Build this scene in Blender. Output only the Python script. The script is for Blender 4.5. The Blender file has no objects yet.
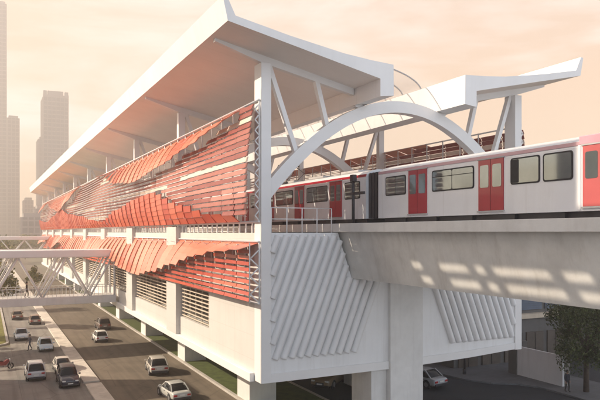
import bpy, bmesh, math, random
from mathutils import Vector, Matrix
R = math.radians
PI = math.pi
random.seed(7)
sc = bpy.context.scene
COL = sc.collection

# ------------------------------------------------------------------ helpers
class MB:
    """collects shapes; build() links them as ONE mesh object"""
    def __init__(s):
        s.v = []; s.f = []; s.m = []; s.sm = []
    def add(s, vs, fs, mi=0, smooth=False):
        b = len(s.v)
        s.v += [tuple(p) for p in vs]
        for q in fs:
            s.f.append(tuple(b + i for i in q)); s.m.append(mi); s.sm.append(smooth)
    def box(s, a, b, mi=0):
        x0, y0, z0 = a; x1, y1, z1 = b
        s.add([(x0,y0,z0),(x1,y0,z0),(x1,y1,z0),(x0,y1,z0),(x0,y0,z1),(x1,y0,z1),(x1,y1,z1),(x0,y1,z1)],
              [(0,3,2,1),(4,5,6,7),(0,1,5,4),(1,2,6,5),(2,3,7,6),(3,0,4,7)], mi)
    def bar(s, p, q, w, h, mi=0, up=(0,0,1)):
        """rectangular bar from p to q"""
        p = Vector(p); q = Vector(q); d = (q - p).normalized(); up = Vector(up)
        if abs(d.dot(up)) > .98: up = Vector((1,0,0))
        x = d.cross(up).normalized(); y = x.cross(d)
        vs = []
        for c in (p, q):
            for sx, sy in ((-1,-1),(1,-1),(1,1),(-1,1)):
                vs.append(c + x*(sx*w/2) + y*(sy*h/2))
        s.add(vs, [(3,2,1,0),(4,5,6,7),(0,1,5,4),(1,2,6,5),(2,3,7,6),(3,0,4,7)], mi)
    def tube(s, pts, r, n=8, mi=0, cap=True, r2=None):
        pts = [Vector(p) for p in pts]; k = len(pts); vs = []; fs = []
        ref = None
        for i, p in enumerate(pts):
            d = (pts[min(i+1,k-1)] - pts[max(i-1,0)]).normalized()
            if ref is None:
                ref = Vector((0,0,1)) if abs(d.z) < .9 else Vector((1,0,0))
            x = d.cross(ref).normalized(); y = x.cross(d)
            rr = r if r2 is None else r + (r2 - r)*i/(k-1)
            for j in range(n):
                a = 2*PI*j/n
                vs.append(p + x*(rr*math.cos(a)) + y*(rr*math.sin(a)))
        for i in range(k-1):
            for j in range(n):
                fs.append((i*n+j, i*n+(j+1)%n, (i+1)*n+(j+1)%n, (i+1)*n+j))
        s.add(vs, fs, mi, True)
        if cap:
            b = len(s.v) - k*n
            s.f.append(tuple(b+j for j in range(n))[::-1]); s.m.append(mi); s.sm.append(False)
            s.f.append(tuple(b+(k-1)*n+j for j in range(n))); s.m.append(mi); s.sm.append(False)
    def prism(s, poly, axis, a, b, mi=0):
        """extrude a 2-D polygon along an axis ('x','y','z') from a to b"""
        def P(p, t):
            if axis == 'y': return (p[0], t, p[1])
            if axis == 'x': return (t, p[0], p[1])
            return (p[0], p[1], t)
        n = len(poly)
        vs = [P(p, a) for p in poly] + [P(p, b) for p in poly]
        fs = [tuple(range(n))[::-1], tuple(range(n, 2*n))]
        for i in range(n):
            fs.append((i, (i+1) % n, n + (i+1) % n, n + i))
        s.add(vs, fs, mi)
    def build(s, name, mats, parent=None, local=False, bevel=0, seg=2, recalc=True):
        off = Vector((0,0,0))
        if not local:
            p = parent
            while p is not None:
                off += p.location; p = p.parent
        me = bpy.data.meshes.new(name)
        me.from_pydata([tuple(Vector(v) - off) for v in s.v], [], s.f)
        if not isinstance(mats, (list, tuple)): mats = [mats]
        for m in mats: me.materials.append(m)
        me.polygons.foreach_set('material_index', s.m)
        me.polygons.foreach_set('use_smooth', s.sm)
        if recalc:
            bm = bmesh.new(); bm.from_mesh(me)
            bmesh.ops.recalc_face_normals(bm, faces=bm.faces)
            bm.to_mesh(me); bm.free()
        me.update()
        o = bpy.data.objects.new(name, me); COL.objects.link(o)
        if parent is not None: o.parent = parent
        if bevel:
            md = o.modifiers.new('bevel', 'BEVEL'); md.width = bevel; md.segments = seg
            md.limit_method = 'ANGLE'; md.angle_limit = R(35)
        return o

def tag(o, label=None, cat=None, group=None, kind=None):
    if label: o['label'] = label
    if cat: o['category'] = cat
    if group: o['group'] = group
    if kind: o['kind'] = kind
    return o
def thing(name, loc, label, cat, group=None, rz=0):
    o = bpy.data.objects.new(name, None); COL.objects.link(o)
    o.empty_display_size = .2
    o.location = loc; o.rotation_euler = (0, 0, rz)
    return tag(o, label, cat, group)
def copy_tree(o, parent=None):
    c = o.copy(); COL.objects.link(c)
    if parent is not None: c.parent = parent
    for ch in list(o.children): copy_tree(ch, c)
    return c
def lerp_table(t, x):
    if x <= t[0][0]: return t[0][1]
    for (a, fa), (b, fb) in zip(t, t[1:]):
        if x <= b:
            k = (x - a)/(b - a); k = k*k*(3 - 2*k)
            return fa + (fb - fa)*k
    return t[-1][1]

# ------------------------------------------------------------------ materials
def mat(name, col, rough=.6, var=.08, scale=1.5, metal=0., bump=0., bscale=30., streak=0., dirt=0., spec=.5, coat=0., joints=None, detail=5, wear=0., coat_r=.03):
    m = bpy.data.materials.new(name); m.use_nodes = True
    nt = m.node_tree; N = nt.nodes; L = nt.links
    b = N['Principled BSDF']
    b.inputs['Roughness'].default_value = rough
    b.inputs['Metallic'].default_value = metal
    b.inputs['Specular IOR Level'].default_value = spec
    b.inputs['Coat Weight'].default_value = coat; b.inputs['Coat Roughness'].default_value = coat_r
    tc = N.new('ShaderNodeTexCoord')
    src = tc.outputs['Object']
    nz = N.new('ShaderNodeTexNoise'); nz.inputs['Scale'].default_value = scale; nz.inputs['Detail'].default_value = detail
    nz.inputs['Roughness'].default_value = .6
    L.new(src, nz.inputs['Vector'])
    rp = N.new('ShaderNodeValToRGB')
    rp.color_ramp.elements[0].position = .3; rp.color_ramp.elements[1].position = .7
    rp.color_ramp.elements[0].color = (*[c*(1 - var) for c in col], 1)
    rp.color_ramp.elements[1].color = (*[min(1, c*(1 + var)) for c in col], 1)
    L.new(nz.outputs['Fac'], rp.inputs['Fac'])
    out = rp.outputs['Color']
    def darken(out, fac, k, tint=(.55,.5,.45)):
        mx = N.new('ShaderNodeMix'); mx.data_type = 'RGBA'; mx.blend_type = 'MULTIPLY'
        ml = N.new('ShaderNodeMath'); ml.operation = 'MULTIPLY'; ml.inputs[1].default_value = k
        L.new(fac, ml.inputs[0]); L.new(ml.outputs[0], mx.inputs[0])
        L.new(out, mx.inputs[6]); mx.inputs[7].default_value = (*tint, 1)
        return mx.outputs[2]
    if streak:
        mp = N.new('ShaderNodeMapping'); mp.inputs['Scale'].default_value = (1.1, 1.1, .09)
        L.new(src, mp.inputs['Vector'])
        n2 = N.new('ShaderNodeTexNoise'); n2.inputs['Scale'].default_value = 1.6; n2.inputs['Detail'].default_value = 7
        n2.inputs['Roughness'].default_value = .7
        L.new(mp.outputs[0], n2.inputs['Vector'])
        r2 = N.new('ShaderNodeValToRGB'); r2.color_ramp.elements[0].position = .5; r2.color_ramp.elements[1].position = .72
        L.new(n2.outputs['Fac'], r2.inputs['Fac'])
        out = darken(out, r2.outputs['Color'], streak)
    if dirt:
        n3 = N.new('ShaderNodeTexNoise'); n3.inputs['Scale'].default_value = scale*.23; n3.inputs['Detail'].default_value = 9
        n3.inputs['Roughness'].default_value = .72
        L.new(src, n3.inputs['Vector'])
        r3 = N.new('ShaderNodeValToRGB'); r3.color_ramp.elements[0].position = .45; r3.color_ramp.elements[1].position = .75
        L.new(n3.outputs['Fac'], r3.inputs['Fac'])
        out = darken(out, r3.outputs['Color'], dirt)
    if wear:
        mw = N.new('ShaderNodeMapping'); mw.inputs['Scale'].default_value = (1.0, .035, 1.)
        L.new(src, mw.inputs['Vector'])
        nw = N.new('ShaderNodeTexNoise'); nw.inputs['Scale'].default_value = 1.7; nw.inputs['Detail'].default_value = 4
        L.new(mw.outputs[0], nw.inputs['Vector'])
        rw = N.new('ShaderNodeValToRGB'); rw.color_ramp.elements[0].position = .46; rw.color_ramp.elements[1].position = .64
        L.new(nw.outputs['Fac'], rw.inputs['Fac'])
        out = darken(out, rw.outputs['Color'], wear, (.5,.5,.5))
        vo = N.new('ShaderNodeTexVoronoi'); vo.feature = 'DISTANCE_TO_EDGE'; vo.inputs['Scale'].default_value = .16
        L.new(src, vo.inputs['Vector'])
        rv_ = N.new('ShaderNodeValToRGB'); rv_.color_ramp.elements[0].position = .0; rv_.color_ramp.elements[0].color = (1,1,1,1)
        rv_.color_ramp.elements[1].position = .012; rv_.color_ramp.elements[1].color = (0,0,0,1)
        L.new(vo.outputs['Distance'], rv_.inputs['Fac'])
        out = darken(out, rv_.outputs['Color'], wear, (.45,.45,.45))
    if joints:
        axes, bw, bh, k = joints
        sx = N.new('ShaderNodeSeparateXYZ'); L.new(src, sx.inputs[0])
        cb = N.new('ShaderNodeCombineXYZ')
        L.new(sx.outputs[axes[0]], cb.inputs[0]); L.new(sx.outputs[axes[1]], cb.inputs[1])
        br = N.new('ShaderNodeTexBrick'); br.offset = 0; br.inputs['Scale'].default_value = 1
        br.inputs['Brick Width'].default_value = bw; br.inputs['Row Height'].default_value = bh
        br.inputs['Mortar Size'].default_value = .015; br.inputs['Mortar Smooth'].default_value = .1
        L.new(cb.outputs[0], br.inputs['Vector'])
        out = darken(out, br.outputs['Fac'], k)
    L.new(out, b.inputs['Base Color'])
    if bump:
        nb = N.new('ShaderNodeTexNoise'); nb.inputs['Scale'].default_value = bscale; nb.inputs['Detail'].default_value = 4
        L.new(src, nb.inputs['Vector'])
        bp = N.new('ShaderNodeBump'); bp.inputs['Strength'].default_value = bump; bp.inputs['Distance'].default_value = .02
        L.new(nb.outputs['Fac'], bp.inputs['Height']); L.new(bp.outputs[0], b.inputs['Normal'])
    return m

WHITE = mat('white_steel_paint', (.78,.77,.76), .45, .03, .6, dirt=.10)
ROOFW = mat('white_roof_cladding', (.80,.79,.78), .5, .03, .4, dirt=.12, streak=.08, joints=(('Y','X'), 2.1, 60, .16))
SOFFIT = mat('soffit_panels', (.85,.79,.75), .6, .04, .3, dirt=.1, joints=(('X','Y'), 60, 2.1, .22))
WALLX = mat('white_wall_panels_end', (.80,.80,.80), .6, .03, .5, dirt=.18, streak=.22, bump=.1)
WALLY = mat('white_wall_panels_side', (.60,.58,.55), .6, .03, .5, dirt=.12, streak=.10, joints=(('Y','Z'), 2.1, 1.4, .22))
CONC = mat('viaduct_concrete', (.74,.725,.69), .8, .08, .9, streak=.34, dirt=.35, bump=.25, bscale=12)
CONCL = mat('pale_concrete', (.72,.71,.69), .8, .07, .8, streak=.2, dirt=.25, bump=.2, bscale=14)
TUBE = mat('ribbed_tube_paint', (.77,.77,.77), .5, .04, .8, dirt=.14, streak=.12)
REDS = [mat('red_panel_a', (.52,.085,.042), .38, .10, .8, dirt=.15),
        mat('red_panel_b', (.58,.12,.065), .38, .10, .8, dirt=.15),
        mat('red_panel_c', (.45,.062,.034), .42, .12, .8, dirt=.2)]
SLATS = [mat('rose_slat_a', (.36,.11,.085), .42, .10, 1.2, dirt=.15),
         mat('rose_slat_b', (.44,.18,.145), .42, .10, 1.2, dirt=.15),
         mat('rose_slat_c', (.27,.06,.048), .45, .12, 1.2, dirt=.2)]
REDTOP = [mat('glare_red_panel_a', (.72,.20,.105), .36, .10, .8, dirt=.15, coat=.7, coat_r=.28),  # red panels made paler, their glare put into the colour
          mat('glare_red_panel_b', (.76,.26,.15), .36, .10, .8, dirt=.15, coat=.7, coat_r=.28),
          mat('glare_red_panel_c', (.64,.145,.08), .34, .12, .8, dirt=.2, coat=.3)]
CREAM = mat('reflection_cream_slat', (.74,.60,.50), .45, .08, 1.2, dirt=.2)  # a few blades coloured cream to stand for reflections
DARK = mat('dark_metal', (.03,.03,.035), .5, .15, 4)
RUBBER = mat('black_rubber', (.02,.02,.022), .8, .2, 6)
INTER = mat('dark_interior', (.12,.11,.10), .9, .2, .6)
GRILLE = mat('tan_grille_bars', (.55,.47,.38), .6, .1, 2)
GLASSR = mat('train_window_glass', (.24,.275,.28), .05, .2, .6, metal=.65)
TRAINW = mat('train_silver_paint', (.74,.75,.77), .32, .03, .7, dirt=.16, streak=.12, coat=.3, joints=(('Y','Z'), 2.65, 30, .3))
TRAINR = mat('train_red_paint', (.36,.008,.025), .32, .06, .9, dirt=.12, coat=.3)
TRAINP = mat('train_lit_pink_band', (.55,.34,.37), .35, .06, .9)  # near car's red stripe, overlit pink put into its colour
TROOF = mat('train_roof_grey', (.42,.41,.41), .6, .1, 1, dirt=.3)
ASPHR = mat('brown_asphalt', (.165,.133,.098), .88, .14, .5, bump=.35, bscale=40, dirt=.42, detail=10, wear=.5)
ASPH = mat('worn_asphalt', (.245,.228,.205), .88, .14, .5, bump=.35, bscale=40, dirt=.42, detail=10, wear=.5)
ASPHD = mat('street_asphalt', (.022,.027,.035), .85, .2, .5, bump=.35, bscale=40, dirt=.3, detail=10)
KERB = mat('kerb_concrete', (.46,.43,.39), .85, .12, 1.2, dirt=.35, bump=.2, bscale=20)
MEDIAN = mat('median_concrete', (.60,.55,.48), .85, .14, 1.2, dirt=.55, bump=.2, bscale=20, joints=(('X','Y'), 20, 1.8, .6))
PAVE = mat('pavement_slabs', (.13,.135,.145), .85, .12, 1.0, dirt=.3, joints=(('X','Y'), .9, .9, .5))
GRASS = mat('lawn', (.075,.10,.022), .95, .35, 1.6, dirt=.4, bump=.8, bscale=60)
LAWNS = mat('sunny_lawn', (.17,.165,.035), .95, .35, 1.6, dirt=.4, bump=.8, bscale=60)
FORE = mat('bounce_paving', (.52,.50,.47), .85, .08, 1., dirt=.25)  # added unseen paving, pale to bounce light up to the soffit
GROUND = mat('far_ground', (.16,.145,.10), .95, .3, .03, dirt=.4)
BARK = mat('bark', (.07,.052,.04), .95, .3, 6, bump=.6, bscale=20)
TOWER = mat('tower_cladding', (.26,.25,.25), .5, .1, .05)
TOWERG = mat('tower_glass', (.13,.135,.15), .3, .2, .08)
BLDG = mat('street_building_render', (.30,.28,.26), .85, .1, .6, streak=.3, dirt=.3)
BLDGW = mat('white_boundary_wall', (.72,.72,.73), .8, .04, .5, streak=.2)
LEDGE = mat('cream_ledge', (.62,.52,.40), .8, .08, .8, streak=.3)
BLDGD = mat('dark_building_render', (.13,.125,.12), .85, .12, .6, streak=.3, dirt=.3)
SHUT = mat('blue_grey_shutter', (.10,.13,.18), .6, .15, 1.5, joints=(('X','Z'), 40, .22, .5))
SHOP = mat('brown_shopfront', (.09,.07,.055), .6, .25, 1.2)

def polycarb():
    m = bpy.data.materials.new('polycarbonate_sheet'); m.use_nodes = True
    nt = m.node_tree; N = nt.nodes; L = nt.links
    N.remove(N['Principled BSDF'])
    d = N.new('ShaderNodeBsdfDiffuse'); d.inputs['Color'].default_value = (.78,.75,.72,1)
    t = N.new('ShaderNodeBsdfTransparent'); t.inputs['Color'].default_value = (.97,.95,.93,1)
    tl = N.new('ShaderNodeBsdfTranslucent'); tl.inputs['Color'].default_value = (.8,.76,.72,1)
    m1 = N.new('ShaderNodeMixShader'); m1.inputs[0].default_value = .5
    L.new(d.outputs[0], m1.inputs[1]); L.new(tl.outputs[0], m1.inputs[2])
    m2 = N.new('ShaderNodeMixShader'); m2.inputs[0].default_value = .34
    L.new(t.outputs[0], m2.inputs[1]); L.new(m1.outputs[0], m2.inputs[2])
    L.new(m2.outputs[0], N['Material Output'].inputs['Surface'])
    return m
POLY = polycarb()

def leafmat(name, col):
    m = mat(name, col, .6, .45, 1.1, spec=.3)
    b = m.node_tree.nodes['Principled BSDF']
    b.inputs['Subsurface Weight'].default_value = 0
    return m
LEAF = [leafmat('leaf_dark', (.04,.06,.02)), leafmat('leaf_mid', (.08,.10,.03)), leafmat('leaf_olive', (.23,.20,.05))]

# ------------------------------------------------------------------ sun, sky, haze, camera
SUN_EL, SUN_AZ = 32., (-.9, .436)
TS = math.tan(R(SUN_EL))/.9             # fall of a sun ray per metre of X
sd = Vector((SUN_AZ[0]*math.cos(R(SUN_EL)), SUN_AZ[1]*math.cos(R(SUN_EL)), math.sin(R(SUN_EL)))).normalized()
sl = bpy.data.lights.new('sun', 'SUN'); sl.energy = 4.3; sl.angle = R(.4); sl.color = (1., .85, .67)
so = bpy.data.objects.new('sun', sl); COL.objects.link(so); so.rotation_euler = (-sd).to_track_quat('-Z', 'Y').to_euler()
so.location = sd*60

w = bpy.data.worlds.new('World'); sc.world = w; w.use_nodes = True
N = w.node_tree.nodes; L = w.node_tree.links
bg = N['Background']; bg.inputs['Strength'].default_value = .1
sky = N.new('ShaderNodeTexSky'); sky.sky_type = 'NISHITA'; sky.sun_disc = False
sky.sun_elevation = R(SUN_EL); sky.sun_rotation = math.atan2(SUN_AZ[0], SUN_AZ[1]) % (2*PI)
sky.dust_density = 3.5; sky.air_density = 1.2
tc = N.new('ShaderNodeTexCoord')
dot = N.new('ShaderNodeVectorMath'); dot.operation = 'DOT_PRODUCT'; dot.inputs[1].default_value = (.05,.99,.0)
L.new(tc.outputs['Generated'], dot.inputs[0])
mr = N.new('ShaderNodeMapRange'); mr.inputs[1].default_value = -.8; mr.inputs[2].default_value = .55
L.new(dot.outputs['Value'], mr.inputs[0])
sep = N.new('ShaderNodeSeparateXYZ'); L.new(tc.outputs['Generated'], sep.inputs[0])
# evening side: cream at the horizon to rosy peach above
rv = N.new('ShaderNodeValToRGB'); e = rv.color_ramp.elements
e[0].position = 0.; e[0].color = (8.7, 6.9, 5.1, 1); e[1].position = .62; e[1].color = (6.8, 5.5, 5.0, 1)
k = e.new(.22); k.color = (7.9, 5.4, 3.5, 1)
L.new(sep.outputs[2], rv.inputs[0])
mp = N.new('ShaderNodeMapping'); mp.inputs['Scale'].default_value = (1., 1., 4.6); L.new(tc.outputs['Generated'], mp.inputs['Vector'])
cn = N.new('ShaderNodeTexNoise'); cn.inputs['Scale'].default_value = 2.4; cn.inputs['Detail'].default_value = 7; cn.inputs['Roughness'].default_value = .55
cn.inputs['Distortion'].default_value = .4
L.new(mp.outputs[0], cn.inputs['Vector'])
cr = N.new('ShaderNodeValToRGB'); cr.color_ramp.elements[0].position = .44; cr.color_ramp.elements[1].position = .62
L.new(cn.outputs['Fac'], cr.inputs[0])
cm = N.new('ShaderNodeMix'); cm.data_type = 'RGBA'
ck = N.new('ShaderNodeMath'); ck.operation = 'MULTIPLY'; ck.inputs[1].default_value = 1.
L.new(cr.outputs[0], ck.inputs[0]); L.new(ck.outputs[0], cm.inputs[0])
L.new(rv.outputs[0], cm.inputs[6]); cm.inputs[7].default_value = (10.4, 9.2, 8.3, 1)
# away from the sun: soft blue grey
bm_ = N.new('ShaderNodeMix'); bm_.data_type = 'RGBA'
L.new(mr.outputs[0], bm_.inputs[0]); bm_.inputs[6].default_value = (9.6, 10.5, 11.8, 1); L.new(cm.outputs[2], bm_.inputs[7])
fm = N.new('ShaderNodeMix'); fm.data_type = 'RGBA'; fm.inputs[0].default_value = .82
L.new(sky.outputs[0], fm.inputs[6]); L.new(bm_.outputs[2], fm.inputs[7])
# the dome darkens towards the zenith
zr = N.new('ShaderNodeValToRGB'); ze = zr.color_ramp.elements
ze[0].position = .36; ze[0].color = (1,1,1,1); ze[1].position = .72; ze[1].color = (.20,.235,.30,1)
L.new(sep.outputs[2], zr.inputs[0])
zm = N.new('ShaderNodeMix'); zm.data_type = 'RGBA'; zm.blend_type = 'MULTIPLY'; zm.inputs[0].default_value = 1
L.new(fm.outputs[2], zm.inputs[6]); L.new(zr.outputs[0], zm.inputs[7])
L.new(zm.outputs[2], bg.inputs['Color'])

hz = MB(); hz.box((-130,-90,-1.2), (420,760,256))
hm = bpy.data.materials.new('haze_air'); hm.use_nodes = True
hm.node_tree.nodes.remove(hm.node_tree.nodes['Principled BSDF'])
pv = hm.node_tree.nodes.new('ShaderNodeVolumePrincipled')
pv.inputs['Color'].default_value = (1., .95, .905, 1); pv.inputs['Density'].default_value = .0014; pv.inputs['Anisotropy'].default_value = .75
hm.node_tree.links.new(pv.outputs[0], hm.node_tree.nodes['Material Output'].inputs['Volume'])
HAZE = hz.build('haze', hm); tag(HAZE, 'pale warm evening haze over the city', kind='stuff')

cam = bpy.data.cameras.new('camera'); co = bpy.data.objects.new('camera', cam); COL.objects.link(co); sc.camera = co
co.location = (0, 0, 13); co.rotation_euler = (R(90), 0, R(-26.38))
cam.sensor_width = 36; cam.lens = 38.1; cam.shift_y = 32/600; cam.clip_end = 4000; cam.clip_start = .1
sc.view_settings.view_transform = 'Standard'; sc.view_settings.look = 'None'
sc.view_settings.exposure = .7; sc.view_settings.gamma = 1; sc.view_settings.use_curve_mapping = False
sc.render.engine = 'CYCLES'
sc.cycles.max_bounces = 8; sc.cycles.diffuse_bounces = 4; sc.cycles.transparent_max_bounces = 16; sc.cycles.volume_bounces = 1
sc.cycles.use_denoising = True; sc.cycles.use_adaptive_sampling = True; sc.cycles.adaptive_threshold = .015
sc.cycles.sample_clamp_indirect = 6

# ------------------------------------------------------------------ ground, roads
def structure(name, mb, m, label=None, **k):
    o = mb.build(name, m, **k); o['kind'] = 'structure'
    if label: o['label'] = label
    return o
def grid(mb, x0, y0, x1, y1, z): mb.add([(x0,y0,z),(x1,y0,z),(x1,y1,z),(x0,y1,z)], [(0,1,2,3)])
g = MB(); grid(g, -125, -85, 415, 755, -.06); structure('ground', g, GROUND, 'open ground of the city far around the station')
g = MB(); g.box((2.6,-60,-.04), (8.2,430,0)); structure('road', g, ASPH, 'left roadway of the road beside the station')
g = MB(); g.box((8.201,-60,-.04), (17.5,430,0)); structure('road', g, ASPHR, 'browner right roadway next to the station columns')
g = MB(); g.box((-70,-60,-.04), (2.59,79,0)); structure('side_street', g, ASPH, 'side street joining from the left')
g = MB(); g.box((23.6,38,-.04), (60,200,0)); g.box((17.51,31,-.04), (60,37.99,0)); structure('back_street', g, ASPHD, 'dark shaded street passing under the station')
g = MB(); g.box((17.51,-60,-.04), (60,30.99,.01)); structure('pavement', g, FORE, 'unseen forecourt paving added pale to bounce light onto soffit and viaduct')
def rounded(x0, y0, x1, y1, r, n=6):
    """rectangle with its near right corner rounded"""
    pts = [(x0, y0)]
    for i in range(n + 1):
        a = -PI/2 + PI/2*i/n
        pts.append((x1 - r + r*math.cos(a), y0 + r + r*math.sin(a)))
    return pts + [(x1, y1), (x0, y1)]
g = MB(); g.prism(rounded(-70, 80.2, 2.2, 430, 1.6), 'z', -.03, .14); structure('lawn', g, LAWNS, 'green lawn on the left behind its kerb')
g = MB()
o_ = rounded(-70, 79.9, 2.5, 430, 1.9); g.prism(o_, 'z', -.035, .13)
structure('kerb', g, KERB, 'pale kerb round the lawn')
g = MB(); g.box((7.56,57,-.03), (8.9,430,.16)); g.box((7.56,20,-.03), (8.9,56.2,.16)); structure('median', g, MEDIAN, 'pale concrete median between the two roadways', bevel=.03)
g = MB(); g.box((17.5,38,-.03), (17.8,200,.17)); structure('kerb', g, KERB, 'kerb along the station columns', bevel=.02)
g = MB(); g.box((17.8,38,-.03), (23.3,200,.13)); structure('lawn', g, GRASS, 'grass strip under the station between its columns')
g = MB(); g.box((23.3,38,-.03), (23.6,200,.16)); structure('kerb', g, KERB, 'kerb between the grass strip and the back street', bevel=.02)
pv_ = [(37,60),(37,46.7),(37.6,43.2),(38.8,41.2),(40.4,40.1),(41.2,38.6),(41.3,36.8),(41.3,20),(47,20),(47,60)]
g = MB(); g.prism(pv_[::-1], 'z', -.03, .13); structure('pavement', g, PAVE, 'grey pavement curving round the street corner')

# grass tufts along lawn
# ------------------------------------------------------------------ station
Y0, BAY, NB = 33.0, 16.8, 9
Y1 = Y0 + BAY*NB
CX = 23.75
def mx(x): return 2*CX - x
station = thing('station_building', (CX, Y0, 0), 'long white elevated metro station with winged roof and red louvre screens', 'station')

# end wall with passage for the viaduct
g = MB()
g.prism([(14.5,4.55),(24,4.56),(29,4.7),(33.0,4.9),(33.0,12.95),(28.6,12.95),(27.65,10.22),(19.85,10.22),(18.9,12.95),(14.5,12.95)], 'y', Y0, Y0+.5)
g.build('end_wall', WALLX, station)
g = MB(); g.box((13.88,Y0-.12,4.45), (14.5,Y0+.9,22.55)); g.build('corner_post', WHITE, station, bevel=.03)
g = MB(); g.box((mx(14.5),Y0-.12,4.8), (mx(13.88),Y0+.9,22.55)); g.build('corner_post', WHITE, station, bevel=.03)
g = MB(); g.prism([(14.5,4.45),(24,4.47),(29,4.62),(33.0,4.84),(33.0,5.3),(29,5.1),(24,4.97),(14.5,4.95)], 'y', Y0-.1, Y0-.002); g.build('wall_base_beam', WHITE, station, bevel=.02)
# slanted ribs on the end wall
def ribs(sign):
    g = MB(); step = .52; xb = 14.75 - 6*step; n = 0
    while xb < 20.0:
        za, zb = 5.75, 12.78
        if xb < 14.58: za = 5.75 + (14.58 - xb)/.4
        xt = xb + .4*(zb - 5.75)
        zc = (25.06 - xb)/.7                     # where the rib meets the sloping girder
        if zc < zb: zb = zc if zc > 10.25 else 10.12
        if zb - za > .3:
            pts = []
            for z in (za, za+.06, zb-.06, zb):
                x = xb + .4*(z - 5.75)
                pts.append((x if sign > 0 else mx(x), Y0 - .05, z))
            g.tube(pts, .2, 10)
        xb += step
    return g
ribs(1).build('slanted_ribs', TUBE, station)
ribs(-1).build('slanted_ribs', TUBE, station)
# scalloped white edge beside the right ribs
# side walls
def side(s):
    X = (lambda x: x) if s > 0 else mx
    def bx(g, xa, xb, ya, yb, za, zb, mi=0):
        a, b = sorted((X(xa), X(xb))); g.box((a,ya,za), (b,yb,zb), mi)
    g = MB()
    bx(g, 13.9, 14.3, Y0+.9, Y1, (4.45 if s > 0 else 4.86), 6.3)                 # spandrel
    bx(g, 13.9, 14.3, Y0+.9, Y1, 9.5, 12.95)                # upper band
    bx(g, 13.9, 14.3, Y0+.9, Y0+9.2, 6.3, 9.5)              # blind panel at the end
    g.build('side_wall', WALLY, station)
    for i in range(1, NB):
        g = MB(); y = Y0 + i*BAY
        bx(g, 13.55, 14.5, y-.3, y+2.6, 4.9, 13.4)
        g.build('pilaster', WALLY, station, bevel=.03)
    g = MB(); bx(g, 13.6, 13.897, Y0+.9, Y1, (4.38 if s > 0 else 4.86), 5.1 if s < 0 else 4.9); g.build('ledge', WHITE, station, bevel=.03)
    for i in range(NB):                                      # openings with bars
        ya = Y0 + 9.2 if i == 0 else Y0 + i*BAY + 2.6
        yb = Y0 + (i+1)*BAY - .3
        g = MB()
        for k in range(11):
            z = 6.42 + k*.29
            bx(g, 14.02, 14.1, ya, yb, z, z+.085)
        y = ya + .8
        while y < yb:
            bx(g, 14.12, 14.17, y, y+.06, 6.3, 9.5); y += 1.5
        g.build('window_grille', GRILLE, station)
    # platform edge balustrade gap under the upper screen
    g = MB()
    bx(g, 13.95, 14.1, Y0+.9, Y1, 13.5, 13.6)
    y = Y0 + 1.5
    while y < Y1:
        bx(g, 13.98, 14.06, y, y+.08, 12.95, 13.5); y += 1.05
    g.build('balustrade', WHITE, station)
for s in (1, -1): side(s)
# floors
g = MB(); g.box((14.31,Y0+.51,4.5), (24,Y1,4.9)); g.box((24.001,Y0+3,4.5), (33.19,Y1,4.9)); g.build('lower_floor', CONCL, station)
g = MB(); g.box((14.31,Y0+.51,12.5), (18.85,Y1,12.94)); g.box((28.65,Y0+.51,12.5), (33.19,Y1,12.94)); g.build('platform', CONCL, station)
g = MB(); g.box((18.3,Y0+1,4.91), (18.5,Y1,12.49)); g.box((29,Y0+1,4.91), (29.2,Y1,12.49)); g.box((14.31,Y1-.3,4.91),(33.19,Y1,12.49)); g.build('interior_wall', INTER, station)
# columns to the ground
for i in range(NB):
    for xa in (17.75, 27.4):
        y = 44.3 + i*17.2
        g = MB(); g.box((xa,y,.1), (xa+2.2,y+2.6,4.45)); g.build('column', CONCL, station, bevel=.05)
# end pier under viaduct
g = MB(); g.box((22.5,Y0-.25,0), (25.0,Y0+2.6,10.2)); g.box((21.35,Y0+.15,0), (22.49,Y0+2.5,4.44)); g.build('pier', CONCL, station, bevel=.04)

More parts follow.
